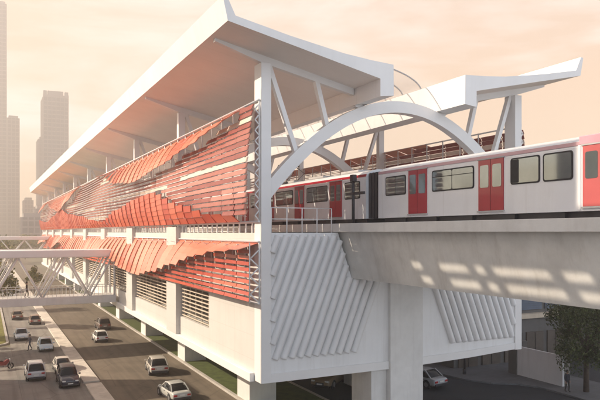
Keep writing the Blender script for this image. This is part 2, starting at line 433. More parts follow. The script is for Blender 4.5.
# roof wings
YF = 30.4; YB = Y1 + 2.2
def wing(s):
    X = (lambda x: x) if s > 0 else mx
    sec_top = [(11.42,24.02),(14.5,23.42),(17.8,22.9),(19.5,22.74),(21.1,22.65)]
    sec_bot = [(20.2,21.75),(14.5,22.97),(11.0,23.7)]
    poly = [(11.0,23.7),(10.72,24.95),(10.95,24.97)] + sec_top + [(21.12,20.86),(20.2,20.75)] + sec_bot[:2]
    poly = [(X(a), b) for a, b in poly]
    g = MB(); n = len(poly)
    ys = [YF] + [YF + (YB-YF)*k/10 for k in range(1, 11)]
    vs = [(p[0], y, p[1]) for y in ys for p in poly]
    fs = [tuple(range(n)), tuple((len(ys)-1)*n + j for j in range(n))[::-1]]
    g.add(vs, fs, 0)
    for k in range(len(ys)-1):
        for j in range(n):
            a = k*n + j; b = k*n + (j+1) % n
            mi = 1 if j in (len(poly)-1, len(poly)-2, len(poly)-3) else 0
            g.f.append((a, b, b+n, a+n)); g.m.append(mi); g.sm.append(False)
    g.build('roof_wing', [ROOFW, SOFFIT], station)
    def zs(x): return 23.7 - (x - 11.0)*1.95/9.2              # soffit height
    for i in range(NB + 1):
        y = Y0 + .4 + i*BAY
        g = MB()                                             # tapered beam under the soffit
        pl = [(11.3, zs(11.3)+.03), (20.15, zs(20.15)+.03), (20.15, zs(20.15)-.4), (14, zs(14)-.42), (11.3, zs(11.3)-.16)]
        g.prism([(X(a), b) for a, b in pl], 'y', y-.16, y+.16)
        g.build('roof_beam', WHITE, station)
        if i > 0:
            g = MB(); a, b = sorted((X(13.9), X(14.45))); g.box((a, y-.25, 12.96), (b, y+.25, zs(14.4)-.38)); g.build('roof_column', WHITE, station, bevel=.02)
        g = MB()
        def az(x): return 20.9 - 6.1*((x - CX)/9.75)**2
        for xa, za, xb in ((14.5, zs(14.5)-.3, 16.3), (17.6, zs(17.6)-.25, 18.35), (20.3, 20.8, 20.9)):
            g = MB(); g.bar((X(xa), y, za), (X(xb), y, az(xb)+.25), .27, .33, up=(0,1,0)); g.build('strut', WHITE, station)
for s in (1, -1): wing(s)
# arches over the tracks
for i in range(NB + 1):
    y = Y0 + .4 + i*BAY
    g = MB(); n = 36; vs = []; fs = []
    for k in range(n + 1):
        x = CX - 9.6 + 19.2*k/n
        z = 20.9 - 6.1*((x - CX)/9.75)**2
        dz = -2*6.1*(x - CX)/9.75**2
        nl = math.hypot(1, dz); nx, nz = -dz/nl, 1/nl
        for (a, b) in ((-.36,-.3),(.36,-.3),(.36,.3),(-.36,.3)):
            vs.append((x + nx*a, y + b, z + nz*a))
    for k in range(n):
        for j in range(4):
            fs.append((k*4+j, k*4+(j+1)%4, k*4+4+(j+1)%4, k*4+4+j))
    fs += [(0,1,2,3), (n*4+3, n*4+2, n*4+1, n*4)]
    g.add(vs, fs); g.build('arch', WHITE, station)
# glazed vault between the wings
g = MB(); ribs_ = MB(); n = 16
def vp(k, dz=0):
    a = PI/2*k/n; return (20.6 + (5.85 + dz)*math.sin(a), 22.5 + (1.55 + dz)*math.cos(a))
vs = []; fs = []
ys = [34.9 + 2.1*i for i in range(int((Y1 - 34.9)/2.1))]
for y in ys:
    for k in range(n + 1):
        x, z = vp(k); vs.append((x, y, z))
for i in range(len(ys)-1):
    for k in range(n):
        a = i*(n+1) + k; fs.append((a, a+1, a+n+2, a+n+1))
g.add(vs, fs, 0, True); g.build('glazed_vault', POLY, station, recalc=False)
for y in ys:
    pts = [(20.62, y, 22.75)] + [(vp(k, .05)[0], y, vp(k, .05)[1]) for k in range(n + 1)]
    ribs_.tube(pts, .05, 5)
ribs_.build('vault_ribs', TROOF, station)

# louvre screens -------------------------------------------------------
STRIP = 2.1; NS = int((Y1 - Y0)/STRIP)
FT = [(33,.02),(38,.13),(44.6,.21),(51,.29),(62,.38),(72,.30),(82,.06),(92,0),(104,.04),(118,.3),(132,.5),(146,.35),(160,.1),(172,.25),(190,.4)]
FB = [(33,.03),(40,.08),(46,.2),(55.7,.41),(62,.38),(72,.27),(82,.10),(92,.16),(100,.26),(116,.36),(130,.55),(145,.4),(160,.25),(190,.4)]
FL = [(33,.10),(38,.17),(42,.30),(48,.55),(54,.80),(60,.98),(68,.92),(74,.7),(82,.45),(90,.6),(102,.95),(116,.7),(130,.4),(146,.8),(165,.5),(190,.8)]
def quad_panel(g, X, xa, za, xb, zb, ya, yb, mi, bow=.12, row=.42):
    """closed panel of overlapping boards from its top (xa,za) down to (xb,zb); the near edge stands a little proud"""
    n = max(1, round((za - zb)/row))
    def P(t): return (xa + (xb - xa)*t - bow*math.sin(PI*t), za + (zb - za)*t)
    for k in range(n):
        x0, z0 = P(k/n); x1, z1 = P((k + 1)/n); z1 -= .03; x1 -= .035
        vs = []
        for y, dx, th in ((ya, -.045, .09), (yb, .02, .03)):
            vs += [(X(x0+dx), y, z0), (X(x1+dx), y, z1), (X(x1+dx+th), y, z1), (X(x0+dx+th), y, z0)]
        g.add(vs, [(0,1,2,3),(7,6,5,4),(0,4,5,1),(1,5,6,2),(2,6,7,3),(3,7,4,0)], mi)
def blade(g, X, xc, zc, ya, yb, wd, ang, th, mi, skew=0):
    c, s_ = math.cos(ang), math.sin(ang)          # ang 0 = vertical blade, 90 deg = flat
    vs = []
    for y, dz in ((ya, -skew), (yb, skew)):
        for a, b in ((-.5,-.5),(.5,-.5),(.5,.5),(-.5,.5)):
            lx = a*th; lz = b*wd
            vs.append((X(xc + lx*c - lz*s_), y, zc + dz + lx*s_ + lz*c))
    g.add(vs, [(0,1,2,3),(7,6,5,4),(0,4,5,1),(1,5,6,2),(2,6,7,3),(3,7,4,0)], mi)
def screen(s, upper):
    X = (lambda x: x) if s > 0 else mx
    rnd = random.Random(3 if upper else 5)
    z0, z1 = (13.62, 20.4) if upper else (9.0, 12.4)
    H = z1 - z0
    rods = MB(); bays = [(MB(), MB(), MB()) for _ in range(NB)]
    for i in range(NS):
        pan, low, sla = bays[min(NB - 1, i//8)]
        ya = Y0 + .12 + i*STRIP; yb = ya + STRIP - .07; ym = (ya + yb)/2
        if upper:
            ft = lerp_table(FT, ym); fb = lerp_table(FB, ym)
            if s < 0: ft *= .2; fb *= .4
        else:
            ft = lerp_table(FL, ym); fb = 0
        zt = z1 - ft*H; zb = z0 + fb*H
        ph = ym*.11
        def xs(z):
            t = (z - z0)/H
            base = 13.35 + (.25*math.sin(ph + 3.2*t) if upper else .10*math.sin(ph))
            return base
        if ft > .04:
            quad_panel(pan, X, (14.0 if upper else 13.9), z1, (12.75 if upper else 12.6), zt, ya, yb - .03, rnd.choice((0,0,1,1,2)))
        if fb > .05:
            quad_panel(low, X, 13.0, zb, 13.5, z0, ya, yb - .03, rnd.choice((0,0,1,2,2)), bow=.1)
        p = .33 if upper else .34; row = 0; rc = random.Random(int(ym*.12))
        z = z0 + p*.5
        while z < zt - .06:
            if z < zb + .04:
                z += p; continue
            t = (z - zb)/max(.1, zt - zb)
            if upper:
                op = min(1, max(0, (ym - 40)/20)); ang = R(-24 + 62*op + (10 + 18*op)*math.sin(ph*1.7 + t*3.0) + rnd.uniform(-1.5, 1.5)); wd = .30 - .135*op + .03*math.sin(ph + t*4)
            else:
                ang = R(-14 + 12*math.sin(ph*1.4 + t*2) + rnd.uniform(-1, 1)); wd = .205
            row += 1; kk = random.Random(int(z*40)*31 + int(ym*.035 + z*.37)*7).random()
            blade(sla, X, xs(z), z, ya, yb + .03, wd, ang, .035, ((3 if kk > .94 else 1 if kk > .6 else 2 if kk < .28 else 0) if upper else (2 if kk < .5 else 0 if kk < .85 else 1)))
            if upper and op > .3:
                rods.tube([(X(xs(z) - .03), ya, z + .165), (X(xs(z) - .03), yb + .07, z + .165)], .03, 5)
            z += p
        # white post and brackets behind each seam
        rods.tube([(X(13.8), yb + .035, z0 - .05), (X(13.85), yb + .035, z1 + .1)], .05, 6)
        k = z0 + .3
        while k < z1:
            rods.bar((X(13.9), yb + .035, k), (X(xs(min(k, z1)) - .02), yb + .035, k + .12), .04, .04); k += .95
    # zig-zag end frame
    pts = []; k = 0; z = z0
    while z <= z1 + .01:
        pts.append((X((13.58 if upper else 13.3) if k % 2 else 13.84), Y0 + .08, z)); k += 1; z += (.3 if upper else .5)
    for a, b in zip(pts, pts[1:]): rods.tube([a, b], .045, 6)
    rods.tube([(X(13.85), Y0 + .08, z0), (X(13.85), Y0 + .08, z1)], .06, 6)
    if not upper: rods.tube([(X(13.26), Y0 + .08, z0), (X(13.26), Y0 + .08, z1)], .035, 6)
    rods.tube([(X(13.8), Y0, z1 + .05), (X(13.8), Y1, z1 + .05)], .06, 6)
    rods.tube([(X(13.8), Y0, z0 - .03), (X(13.8), Y1, z0 - .03)], .06, 6)
    o = rods.build('louvre_screen', WHITE, station)
    for pan, low, sla in bays:
        if pan.f: pan.build('closed_panels', REDTOP, o)
        if low.f: low.build('closed_panels', REDS, o)
        if sla.f: sla.build('slats', SLATS + [CREAM] if upper else REDS, o)
for s in (1, -1):
    for u in (True, False): screen(s, u)

# platform end railing
def railing(name, pts, h, label, cat, spacing, rails=(1., .62, .28), m=WHITE, r=.035, group=None, parent=None):
    g = MB()
    for a, b in zip(pts, pts[1:]):
        a = Vector(a); b = Vector(b); n = max(1, round((b - a).length/spacing))
        for k in range(n + 1):
            p = a + (b - a)*k/n; g.tube([p, p + Vector((0,0,h))], r, 6)
        for f in rails:
            g.tube([a + Vector((0,0,h*f)), b + Vector((0,0,h*f))], r*.85, 6)
    if parent: return g.build(name, m, parent)
    o = g.build(name, m); return tag(o, label, cat, group)
railing('railing', [(14.7,33.35,12.95),(18.65,33.35,12.95)], 1.45, 'white railing across the end of the platform', 'railing', 1.0, rails=(1.,.55))

# ------------------------------------------------------------------ viaduct
VY0, VY1 = -20., Y1 + 40
via = thing('viaduct', (CX, 3, 0), 'concrete viaduct carrying the train out of the station over the street', 'viaduct')
g = MB(); g.prism([(19.12,13.05),(19.88,10.2),(27.62,10.2),(28.38,13.05)], 'y', VY0, VY1); g.build('girder', CONC, via)
for s in (1, -1):
    X = (lambda x: x) if s > 0 else mx
    g = MB(); g.prism([(X(18.72),13.0),(X(18.72),13.5),(X(19.0),13.5),(X(19.0),13.28),(X(19.6),13.28),(X(19.6),13.051),(X(19.1),13.051),(X(18.9),13.0)], 'y', VY0, VY1)
    g.build('parapet', CONCL, via, bevel=.02)
g = MB(); g.box((19.61,VY0,13.052), (27.89,VY1,13.25)); g.build('track_slab', CONC, via)
for c in (21.35, 26.15):
    for dx in (-.72, .72):
        g = MB(); g.box((c+dx-.035,VY0,13.252), (c+dx+.035,VY1,13.40)); g.build('rail', DARK, via)
g = MB(); g.box((22.4,1.5,0), (25.1,4.5,9.2)); g.prism([(20.6,10.19),(26.9,10.19),(25.1,9.0),(22.4,9.0)], 'y', 1.4, 4.6); g.build('pier', CONC, via, bevel=.05)
for y in (Y1 + 18,):
    g = MB(); g.box((22.4,y,0), (25.1,y+3,10.19)); g.build('pier', CONC, via)

# ------------------------------------------------------------------ train
tr = thing('metro_train', (21.35, 22, 13.4), 'silver metro train with red doors leaving the station on the viaduct', 'train')
TX0, TX1, TZ0, TZ1 = 20.02, 22.68, 13.78, 16.62
def car_body(ya, yb):
    g = MB()
    r = .35
    sec = [(TX0,TZ0),(TX0,TZ1-.42),(TX0+.07,TZ1-.2),(TX0+.35,TZ1-.02),(TX0+.8,TZ1+.1),(TX1-.8,TZ1+.1),(TX1-.35,TZ1-.02),(TX1-.07,TZ1-.2),(TX1,TZ1-.42),(TX1,TZ0)]
    g.prism(sec, 'y', ya, yb)
    b = g.build('car_body', TRAINW, tr)
    g = MB(); g.box((TX0-.012,ya+.02,TZ1-.36), (TX0+.05,yb-.02,TZ1-.22)); g.build('cant_rail_band', TRAINR if ya > 30 else TRAINP, tr)
    g = MB(); g.box((TX0+.25,ya+.3,13.36), (TX1-.25,yb-.3,13.775)); 
    y = ya + 1.5
    while y < yb - 2:
        g.box((TX0+.12,y,13.42), (TX0+.3,y+1.3,13.772)); y += 2.6
    g.build('underframe', DARK, tr)
    y = max(ya + 2, 29)
    while y < yb - 3:
        g = MB(); g.box((TX0+.7,y,TZ1+.08), (TX1-.7,y+2.2,TZ1+.26)); g.build('roof_unit', TROOF, tr, bevel=.06); y += 4.6
def rrect(y0, y1, z0, z1, r, n=4):
    pts = []
    for cy, cz, a0 in ((y1-r,z1-r,0),(y0+r,z1-r,90),(y0+r,z0+r,180),(y1-r,z0+r,270)):
        for k in range(n + 1):
            a = R(a0 + 90*k/n); pts.append((cy + r*math.cos(a), cz + r*math.sin(a)))
    return pts
def door(ya, yb, m=TRAINR):
    za, zb = 13.95, 16.22
    g = MB(); ym = (ya + yb)/2
    g.box((TX0-.035,ya,za), (TX0+.02,ym-.012,zb)); g.box((TX0-.035,ym+.012,za), (TX0+.02,yb,zb))
    d = g.build('door', m, tr, bevel=.008)
    g = MB(); g.box((TX0-.02,ym-.012,za), (TX0+.01,ym+.012,zb)); g.build('door_seal', RUBBER, d)
    for a, b in ((ya+.12, ym-.12), (ym+.12, yb-.12)):
        g = MB(); g.prism(rrect(a, b, 14.98, 15.98, .08), 'x', TX0-.045, TX0-.033); g.build('door_window', GLASSR, d)
    g = MB(); g.box((TX0-.06,ya-.06,zb), (TX0+.02,yb+.06,zb+.06)); g.build('door_header', TROOF, d)
    g = MB(); g.box((TX0-.08,ya-.05,za-.07), (TX0+.02,yb+.05,za-.005)); g.build('door_sill', TROOF, d)
def window(ya, yb, split=0, z0=15.0, z1=16.05):
    g = MB(); g.prism(rrect(ya, yb, z0, z1, .12), 'x', TX0-.022, TX0+.01); f = g.build('window', RUBBER, tr)
    n = split + 1; wdt = (yb - ya - .1)/n
    g = MB()
    for k in range(n):
        a = ya + .05 + k*wdt
        g.prism(rrect(a + .02, a + wdt - .02, z0+.06, z1-.06, .09), 'x', TX0-.032, TX0-.021)
    g.build('pane', GLASSR, f)
    g = MB(); g.bar((TX0-.04, ya+.05, z0+.68*(z1-z0)), (TX0-.04, yb-.05, z0+.68*(z1-z0)), .015, .03); g.build('window_bar', RUBBER, f) if split else None
car_body(8.2, 30.35); car_body(31.65, 53.4); car_body(54.7, 76)
door(15.0, 16.55, mat('lit_rose_door', (.46,.09,.09), .4, .08, .9, dirt=.15))  # red door like the others, strong light put into its pinker colour
g = MB(); g.box((TX0-.03,8.3,16.27), (TX0+.12,16.72,16.60)); g.build('door_header_band', mat('lit_pink_band', (.58,.30,.36), .4, .08, .9, dirt=.15), tr, bevel=.03)  # red roof stripe, its overlit pink put into the colour
g = MB(); g.box((TX0-.035,16.64,13.82), (TX0+.02,16.78,16.26)); g.build('end_post', TRAINW, tr, bevel=.02)
window(13.2, 14.7, 0)
window(17.0, 18.45, 0, 15.0, 16.12); window(18.6, 20.2, 0, 15.0, 16.12)
door(20.6, 22.15); window(22.45, 25.5, 1); door(25.9, 27.45); window(27.7, 29.6, 1)
g = MB(); g.prism(rrect(19.72, 20.13, 15.07, 16.05, .05), 'x', TX0-.036, TX0-.03); g.build('dark_pane_strip', RUBBER, tr)  # dark strip over the far end of the pane
door(10.4, 11.9); window(12.2, 14.7, 1)
window(32.3, 34.1, 1); door(34.45, 36.0); window(36.3, 39.3, 1); door(39.7, 41.2); window(41.5, 44.5, 1); door(44.9, 46.4); window(46.7, 49.7, 1); door(50.1, 51.6)
window(56, 59, 1); door(59.4, 60.9)
for ya, yb in ((30.35, 31.65), (53.4, 54.7)):
    g = MB(); n = 8
    for k in range(n):
        a = ya + (yb - ya)*k/n; g.box((TX0+.12+.06*(k%2),a,13.8), (TX1-.12,a+(yb-ya)/n+.001*0,16.45-.05*(k%2)))
    g.build('gangway_bellows', DARK, tr)
g = MB()
pz = TZ1 + .1
for x in (20.9, 21.8):
    g.tube([(x,44.6,pz+.2),(x,43.2,pz+.75),(x,44.9,pz+1.45)], .035, 6)
    g.tube([(x,44.6,pz),(x,44.6,pz+.2)], .06, 6)
g.tube([(20.5,44.9,pz+1.45),(22.2,44.9,pz+1.45)], .04, 6); g.tube([(20.5,45.15,pz+1.47),(22.2,45.15,pz+1.47)], .04, 6)
g.tube([(20.5,44.9,pz+1.45),(20.3,44.9,pz+1.3)], .035, 6)
g.box((20.6,43.9,pz), (22.1,45.2,pz+.12))
g.build('pantograph', DARK, tr)
# signal by the track
sg = thing('track_signal', (19.3, 31.9, 13.28), 'black railway signal post with a crossbar beside the train gangway', 'signal')
g = MB(); g.tube([(19.3,31.9,13.28),(19.3,31.9,16.1)], .09, 8); g.box((19.12,31.7,13.28),(19.48,32.1,13.42)); g.build('post', DARK, sg)
g = MB(); g.box((19.24,30.7,15.16), (19.36,32.35,15.32)); g.build('crossbar', DARK, sg)
g = MB(); g.box((19.16,31.72,15.95), (19.44,32.08,16.35)); g.build('signal_head', DARK, sg, bevel=.03)

# ------------------------------------------------------------------ footbridge
def footbridge(y, x0, x1, zd, zt, wd, label, fine=True):
    fb = thing('footbridge', (x1, y, 0), label, 'footbridge', 'white footbridges over the road')
    g = MB(); g.box((x0,y,zd-.85), (x1,y+wd,zd)); g.build('deck', CONCL, fb, bevel=.05)
    g = MB(); g.box((x0,y-.25,zt-.85), (x1,y+wd+.25,zt)); g.build('roof', WHITE, fb, bevel=.12)
    for yy in (y+.2, y+wd-.2):
        g = MB(); xa = x1 - .35; st = 2.5; up = True
        g.tube([(x1-.15, yy, zd-.05), (x1-.15, yy, zt-.8)], .13, 8)
        while xa - st > x0:
            za, zb = (zt-.8, zd-.05) if up else (zd-.05, zt-.8)
            g.tube([(xa, yy, za), (xa-st, yy, zb)], .105, 8)
            if fine and up:
                g.tube([(xa-.5, yy, za), (xa-st-.35, yy, zb)], .055, 6)
                g.tube([(xa-.95, yy, za), (xa-st-.75, yy, zb)], .055, 6)
            xa -= st; up = not up
        g.build('truss', WHITE, fb)
        g = MB(); x = x0 + .2
        while x < x1 - .1:
            g.box((x,yy-.02,zd), (x+.03,yy+.02,zd+1.0)); x += .45 if fine else 1.5
        g.box((x0,yy-.04,zd+1.0), (x1,yy+.04,zd+1.06)); g.build('railing', CONCL, fb)
    return fb
footbridge(75, -30, 13.54, 5.75, 11.0, 3.4, 'white covered truss footbridge across the road with a pedestrian in black on it')
for x in (-14.,):
    pass
footbridge(158, -30, 13.54, 8.0, 12.0, 4, 'distant white covered footbridge in the haze behind the nearer truss footbridge', False)

# ------------------------------------------------------------------ cars
def paint(name, col, r=.3): return mat(name, col, r, .04, 1.5, dirt=.12, coat=.6)
CG = mat('car_window_glass', (.012,.014,.016), .05, .05, 1, spec=.35)
RIM = mat('alloy_rim', (.45,.45,.46), .35, .1, 8, metal=.8)
LAMPW = mat('headlamp_lens', (.75,.75,.72), .1, .03, 5)
LAMPR = mat('tail_lamp_lens', (.40,.02,.02), .2, .05, 5)
PLATE = mat('number_plate', (.7,.7,.66), .5, .03, 5)
def make_car(kind):
    Lh, W, hood, belt, roof = {'sedan': (2.25,.90,.86,.92,1.46), 'hatch': (2.0,.87,.90,.96,1.52), 'suv': (2.35,.95,1.02,1.10,1.78)}[kind]
    root = thing('car', (0,0,0), 'car', 'car')
    # x along the car, +x is the nose
    st = [(-Lh,.42,belt-.16,.80),(-Lh+.06,.30,belt-.06,.93),(-Lh+.35,.24,belt,.99),(-Lh*.5,.22,belt,1.),(0,.22,belt,1.),(Lh*.42,.22,belt-.01,1.),
          (Lh*.62,.22,hood,.99),(Lh-.35,.24,hood-.10,.95),(Lh-.08,.28,hood-.22,.86),(Lh,.42,hood-.32,.74)]
    g = MB(); vs = []; fs = []; n = 12
    for x, zl, zh, k in st:
        w_ = W*k
        half = [(w_*.80, zl), (w_*.97, zl+.08), (w_, zl+(zh-zl)*.5), (w_*.975, zh-.10), (w_*.90, zh-.015), (w_*.45, zh+.03)]
        ring = [(a, b) for a, b in half] + [(-a, b) for a, b in half[::-1]]
        vs += [(x, a, b) for a, b in ring]
    for i in range(len(st)-1):
        for j in range(n):
            fs.append((i*n+j, i*n+(j+1)%n, (i+1)*n+(j+1)%n, (i+1)*n+j))
    fs += [tuple(range(n))[::-1], tuple((len(st)-1)*n+j for j in range(n))]
    g.add(vs, fs, 0, True)
    body = g.build('body', paint('car_paint', (.6,.6,.6)), root, local=True)
    ss = body.modifiers.new('smooth', 'SUBSURF'); ss.levels = 1; ss.render_levels = 2
    # cabin: windscreen base, roof front, roof rear, rear window base
    if kind == 'sedan': xa, xb, xc, xd = Lh*.48, Lh*.12, -Lh*.42, -Lh*.76
    elif kind == 'hatch': xa, xb, xc, xd = Lh*.52, Lh*.16, -Lh*.68, -Lh*.95
    else: xa, xb, xc, xd = Lh*.48, Lh*.18, -Lh*.82, -Lh*.97
    wb, wr = W*.93, W*.70
    zb, zr = belt-.03, roof-.05
    xm = (xb + xc)/2
    def ztop(x):
        pts = [(xd-.02,zb),(xd*.5+xc*.5,zb+(zr-zb)*.62),(xc,zr),(xm,zr+.055),(xb,zr+.005),(xa*.45+xb*.55,zb+(zr-zb)*.62),(xa,zb)]
        for (p, zp), (q, zq) in zip(pts, pts[1:]):
            if x <= q + 1e-6: return zp + (zq - zp)*max(0, (x - p))/(q - p)
        return zb
    def hw(x, z):
        t = max(0, min(1, (z - zb)/(zr - zb))); e = abs((x - xm)/(xa - xm)) if x > xm else abs((x - xm)/(xm - xd))
        return (wb + (wr - wb)*t)*(1 - .13*min(1, e)**3)
    def loft(xs, lift, lo):
        g = MB(); vs = []
        for x in xs:
            zt = ztop(x) + lift
            z0_ = max(zb, zt - lo) if lo else zb
            r = [(hw(x, z0_), z0_), (hw(x, zt - .35*(zt - z0_))*.995, zt - .35*(zt - z0_)), (hw(x, zt)*.90, zt - .012), (hw(x, zt)*.5, zt + .012)]
            r = [(p + (lift if i < 2 else 0), q) for i, (p, q) in enumerate(r)]
            vs += [(x, p, q) for p, q in r] + [(x, -p, q) for p, q in r[::-1]]
        n = len(xs)
        g.add(vs, [(i*8+j, i*8+j+1, i*8+j+9, i*8+j+8) for i in range(n-1) for j in range(7)], 0, True)
        return g
    loft([xd, xd*.5+xc*.5, xc, xm, xb, xa*.45+xb*.55, xa], 0, 0).build('windows', CG, root, local=True)
    g = loft([xc-.03, xc+.12, xm, xb-.12, xb+.03], .014, .09)
    for s in (1, -1):                                          # pillars
        g.bar((xa-.02, s*wb*.87, zb), (xb, s*wr*.95, zr), .05, .07)
        g.bar((xm*.6+xb*.4, s*wb*.995, zb), (xm*.7+xb*.3, s*wr*1.0, zr), .06, .05)
        g.bar((xd+.02, s*wb*.89, zb), (xc, s*wr*.95, zr), .07, .14)
    rf = g.build('roof', body.data.materials[0], root, local=True)
    for s in (1, -1):
        for x in (Lh*.62, -Lh*.60):
            g = MB(); g.tube([(x, s*(W*.70), .34), (x, s*(W*1.004), .34)], .40, 16); g.build('wheel_arch', RUBBER, root, local=True)
    for s in (1, -1):
        for x in (Lh*.62, -Lh*.60):
            g = MB(); r = .33 if kind != 'suv' else .37
            g.tube([(x, s*(W*.74), r), (x, s*(W*.76), r), (x, s*(W*1.0), r), (x, s*(W*1.015), r)], r, 18)
            wh = g.build('wheel', RUBBER, root, local=True)
            g = MB(); g.tube([(x, s*(W*1.0), r), (x, s*(W*1.025), r)], r*.62, 10); g.build('rim', RIM, wh, local=True)
    for s in (1, -1):
        g = MB(); g.box((Lh-.20, s*W*.62-.16, hood-.36), (Lh-.015, s*W*.62+.16, hood-.23)); g.build('headlight', LAMPW, root, local=True, bevel=.03)
        g = MB(); g.box((-Lh-.012, s*W*.66-.15, belt-.36), (-Lh+.20, s*W*.66+.17, belt-.19)); g.build('tail_light', LAMPR, root, local=True, bevel=.03)
        g = MB(); g.box((xa-.22, s*(W+.04)-.11, belt-.02), (xa-.10, s*(W+.04)+.11, belt+.12)); g.build('mirror', body.data.materials[0], root, local=True, bevel=.03)
    g = MB(); g.box((Lh-.10,-W*.38,.42), (Lh+.012,W*.38,hood-.40)); g.build('grille', DARK, root, local=True, bevel=.02)
    g = MB(); g.box((Lh-.14,-W*.80,.26), (Lh+.03,W*.80,.42)); g.build('bumper', DARK, root, local=True, bevel=.05)
    g = MB(); g.box((-Lh-.03,-W*.82,.27), (-Lh+.14,W*.82,.50)); g.build('bumper', DARK, root, local=True, bevel=.05)
    g = MB(); g.box((Lh-.02,-.24,.44), (Lh+.035,.24,.55)); g.build('number_plate', PLATE, root, local=True)
    for s in (1, -1):
        for x in (xm*.65+xb*.35, xd*.55+xm*.45):
            g = MB(); g.box((x-.07, s*W-.02, belt-.20), (x+.07, s*W+.022, belt-.165)); g.build('door_handle', DARK, root, local=True)
        g = MB(); g.box((-Lh*.42, s*W-.05, .24), (Lh*.44, s*W+.006, .33)); g.build('sill_trim', DARK, root, local=True)
    g = MB(); g.box((-Lh-.02,-.24,.60), (-Lh+.03,.24,.73)); g.build('number_plate', PLATE, root, local=True)
    return root
protos = {k: make_car(k) for k in ('sedan','hatch','suv')}
used = set()
def place_car(kind, x, y, rz, col, label, group, name, k=.86):
    p = protos[kind]
    o = p if kind not in used else copy_tree(p)
    used.add(kind)
    if o is not p:
        o.name = 'car'
    pm = paint(name, col)
    for c in o.children:
        b = c.name.split('.')[0]
        if b in ('body','roof','mirror'):
            c.material_slots[0].link = 'OBJECT'; c.material_slots[0].material = pm
    o.location = (x, y, 0); o.rotation_euler = (0, 0, R(rz)); o.scale = (k,)*3
    tag(o, label, 'car', group)
    return o
GL = 'cars on the road beside the station'
place_car('suv', 6.35, 57.6, -90, (.012,.017,.04), 'dark blue SUV at the front of the left roadway, coming nearer', GL, 'car_paint_navy')
place_car('sedan', 6.5, 63.2, -90, (.62,.58,.52), 'cream sedan close behind the dark blue SUV', GL, 'car_paint_cream')
place_car('suv', 4.0, 61.5, 90, (.55,.55,.56), 'silver grey SUV seen from behind with dark rear window, beside the cream sedan', GL, 'car_paint_silver')
place_car('hatch', 5.95, 75.2, -90, (.50,.62,.70), 'pale blue hatchback driving nearer just before the footbridge', GL, 'car_paint_sky')
place_car('sedan', 3.95, 84.3, -90, (.40,.46,.54), 'blue grey sedan next to the pedestrian walking on the road', GL, 'car_paint_bluegrey')
place_car('hatch', 6.3, 97.5, 90, (.34,.24,.18), 'brown hatchback almost under the footbridge beside the median', GL, 'car_paint_brown')
place_car('sedan', 4.3, 104, 90, (.20,.13,.08), 'dark brown sedan half hidden under the footbridge, left lane', GL, 'car_paint_darkbrown')
place_car('hatch', 12.3, 78.6, 90, (.82,.80,.76), 'white hatchback on the right roadway before the footbridge', GL, 'car_paint_white')
place_car('suv', 14.2, 88.5, 90, (.16,.12,.10), 'dark brown SUV ahead of the white hatchback, close to the station columns', GL, 'car_paint_umber')
place_car('hatch', 14.3, 58.8, 84, (.56,.52,.46), 'champagne hatchback alone in the sun beside the station kerb', GL, 'car_paint_champagne', 1.0)
place_car('sedan', 13.3, 49.2, 94, (.50,.50,.47), 'silver sedan cut by the bottom of the picture on the shaded right roadway', GL, 'car_paint_grey', .9)
place_car('sedan', 4.9, 139, -90, (.5,.5,.5), 'far grey sedan seen through the footbridge truss, nearer the lawn', GL, 'car_paint_fargrey')
place_car('hatch', 6.2, 150, -90, (.6,.58,.55), 'far pale hatchback seen through the footbridge truss, nearer the median', GL, 'car_paint_farpale')
GS = 'cars in the dark street under the station'
place_car('suv', 26.4, 47.5, -140, (.24,.17,.10), 'brown SUV in the shade under the station left of the pier', GS, 'car_paint_jeep', 1.0)
place_car('sedan', 33.4, 44.0, 100, (.42,.43,.45), 'silver sedan in the shaded street just right of the pier', GS, 'car_paint_shade', 1.0)
for k in protos.values():
    pass

# ------------------------------------------------------------------ motorcycle
mc = thing('motorcycle', (1.55, 66, 0), 'dark red motorcycle standing at the left edge of the road', 'motorcycle', rz=R(20))
MCR = mat('motorcycle_red', (.22,.03,.03), .35, .1, 4, coat=.5)
for x in (-.66, .66):
    g = MB(); ring = [(x + .25*math.cos(a*PI/10), 0, .31 + .25*math.sin(a*PI/10)) for a in range(21)]
    g.tube(ring, .06, 8, cap=False); wl = g.build('wheel', RUBBER, mc, local=True)
    g = MB(); g.tube([(x,-.04,.31),(x,.04,.31)], .07, 10)
    for k in range(5): g.bar((x,0,.31), (x+.2*math.cos(k*2*PI/5),0,.31+.2*math.sin(k*2*PI/5)), .03, .03)
    g.build('rim', RIM, wl, local=True)
g = MB(); g.prism([(-.5,.45),(-.62,.78),(-.95,.86),(-.55,.90),(0,.78),(.35,.98),(.55,.92),(.50,.70),(.2,.42)], 'y', -.13, .13); g.build('body', MCR, mc, local=True, bevel=.05)
g = MB(); g.prism([(-.75,.91),(-.1,.80),(0,.85),(-.1,.90),(-.7,.98)], 'y', -.12, .12); g.build('seat', RUBBER, mc, local=True, bevel=.03)
g = MB(); g.tube([(.66,.09,.31),(.42,.08,1.0)], .03, 6); g.tube([(.66,-.09,.31),(.42,-.08,1.0)], .03, 6); g.tube([(.34,-.36,1.06),(.42,0,1.02),(.34,.36,1.06)], .022, 6); g.build('fork', DARK, mc, local=True)
g = MB(); g.box((.5,-.1,.82),(.62,.1,.98)); g.build('headlight', LAMPW, mc, local=True, bevel=.04)
g = MB(); g.tube([(.1,.15,.3),(-.8,.17,.36)], .045, 8); g.build('exhaust', RIM, mc, local=True)

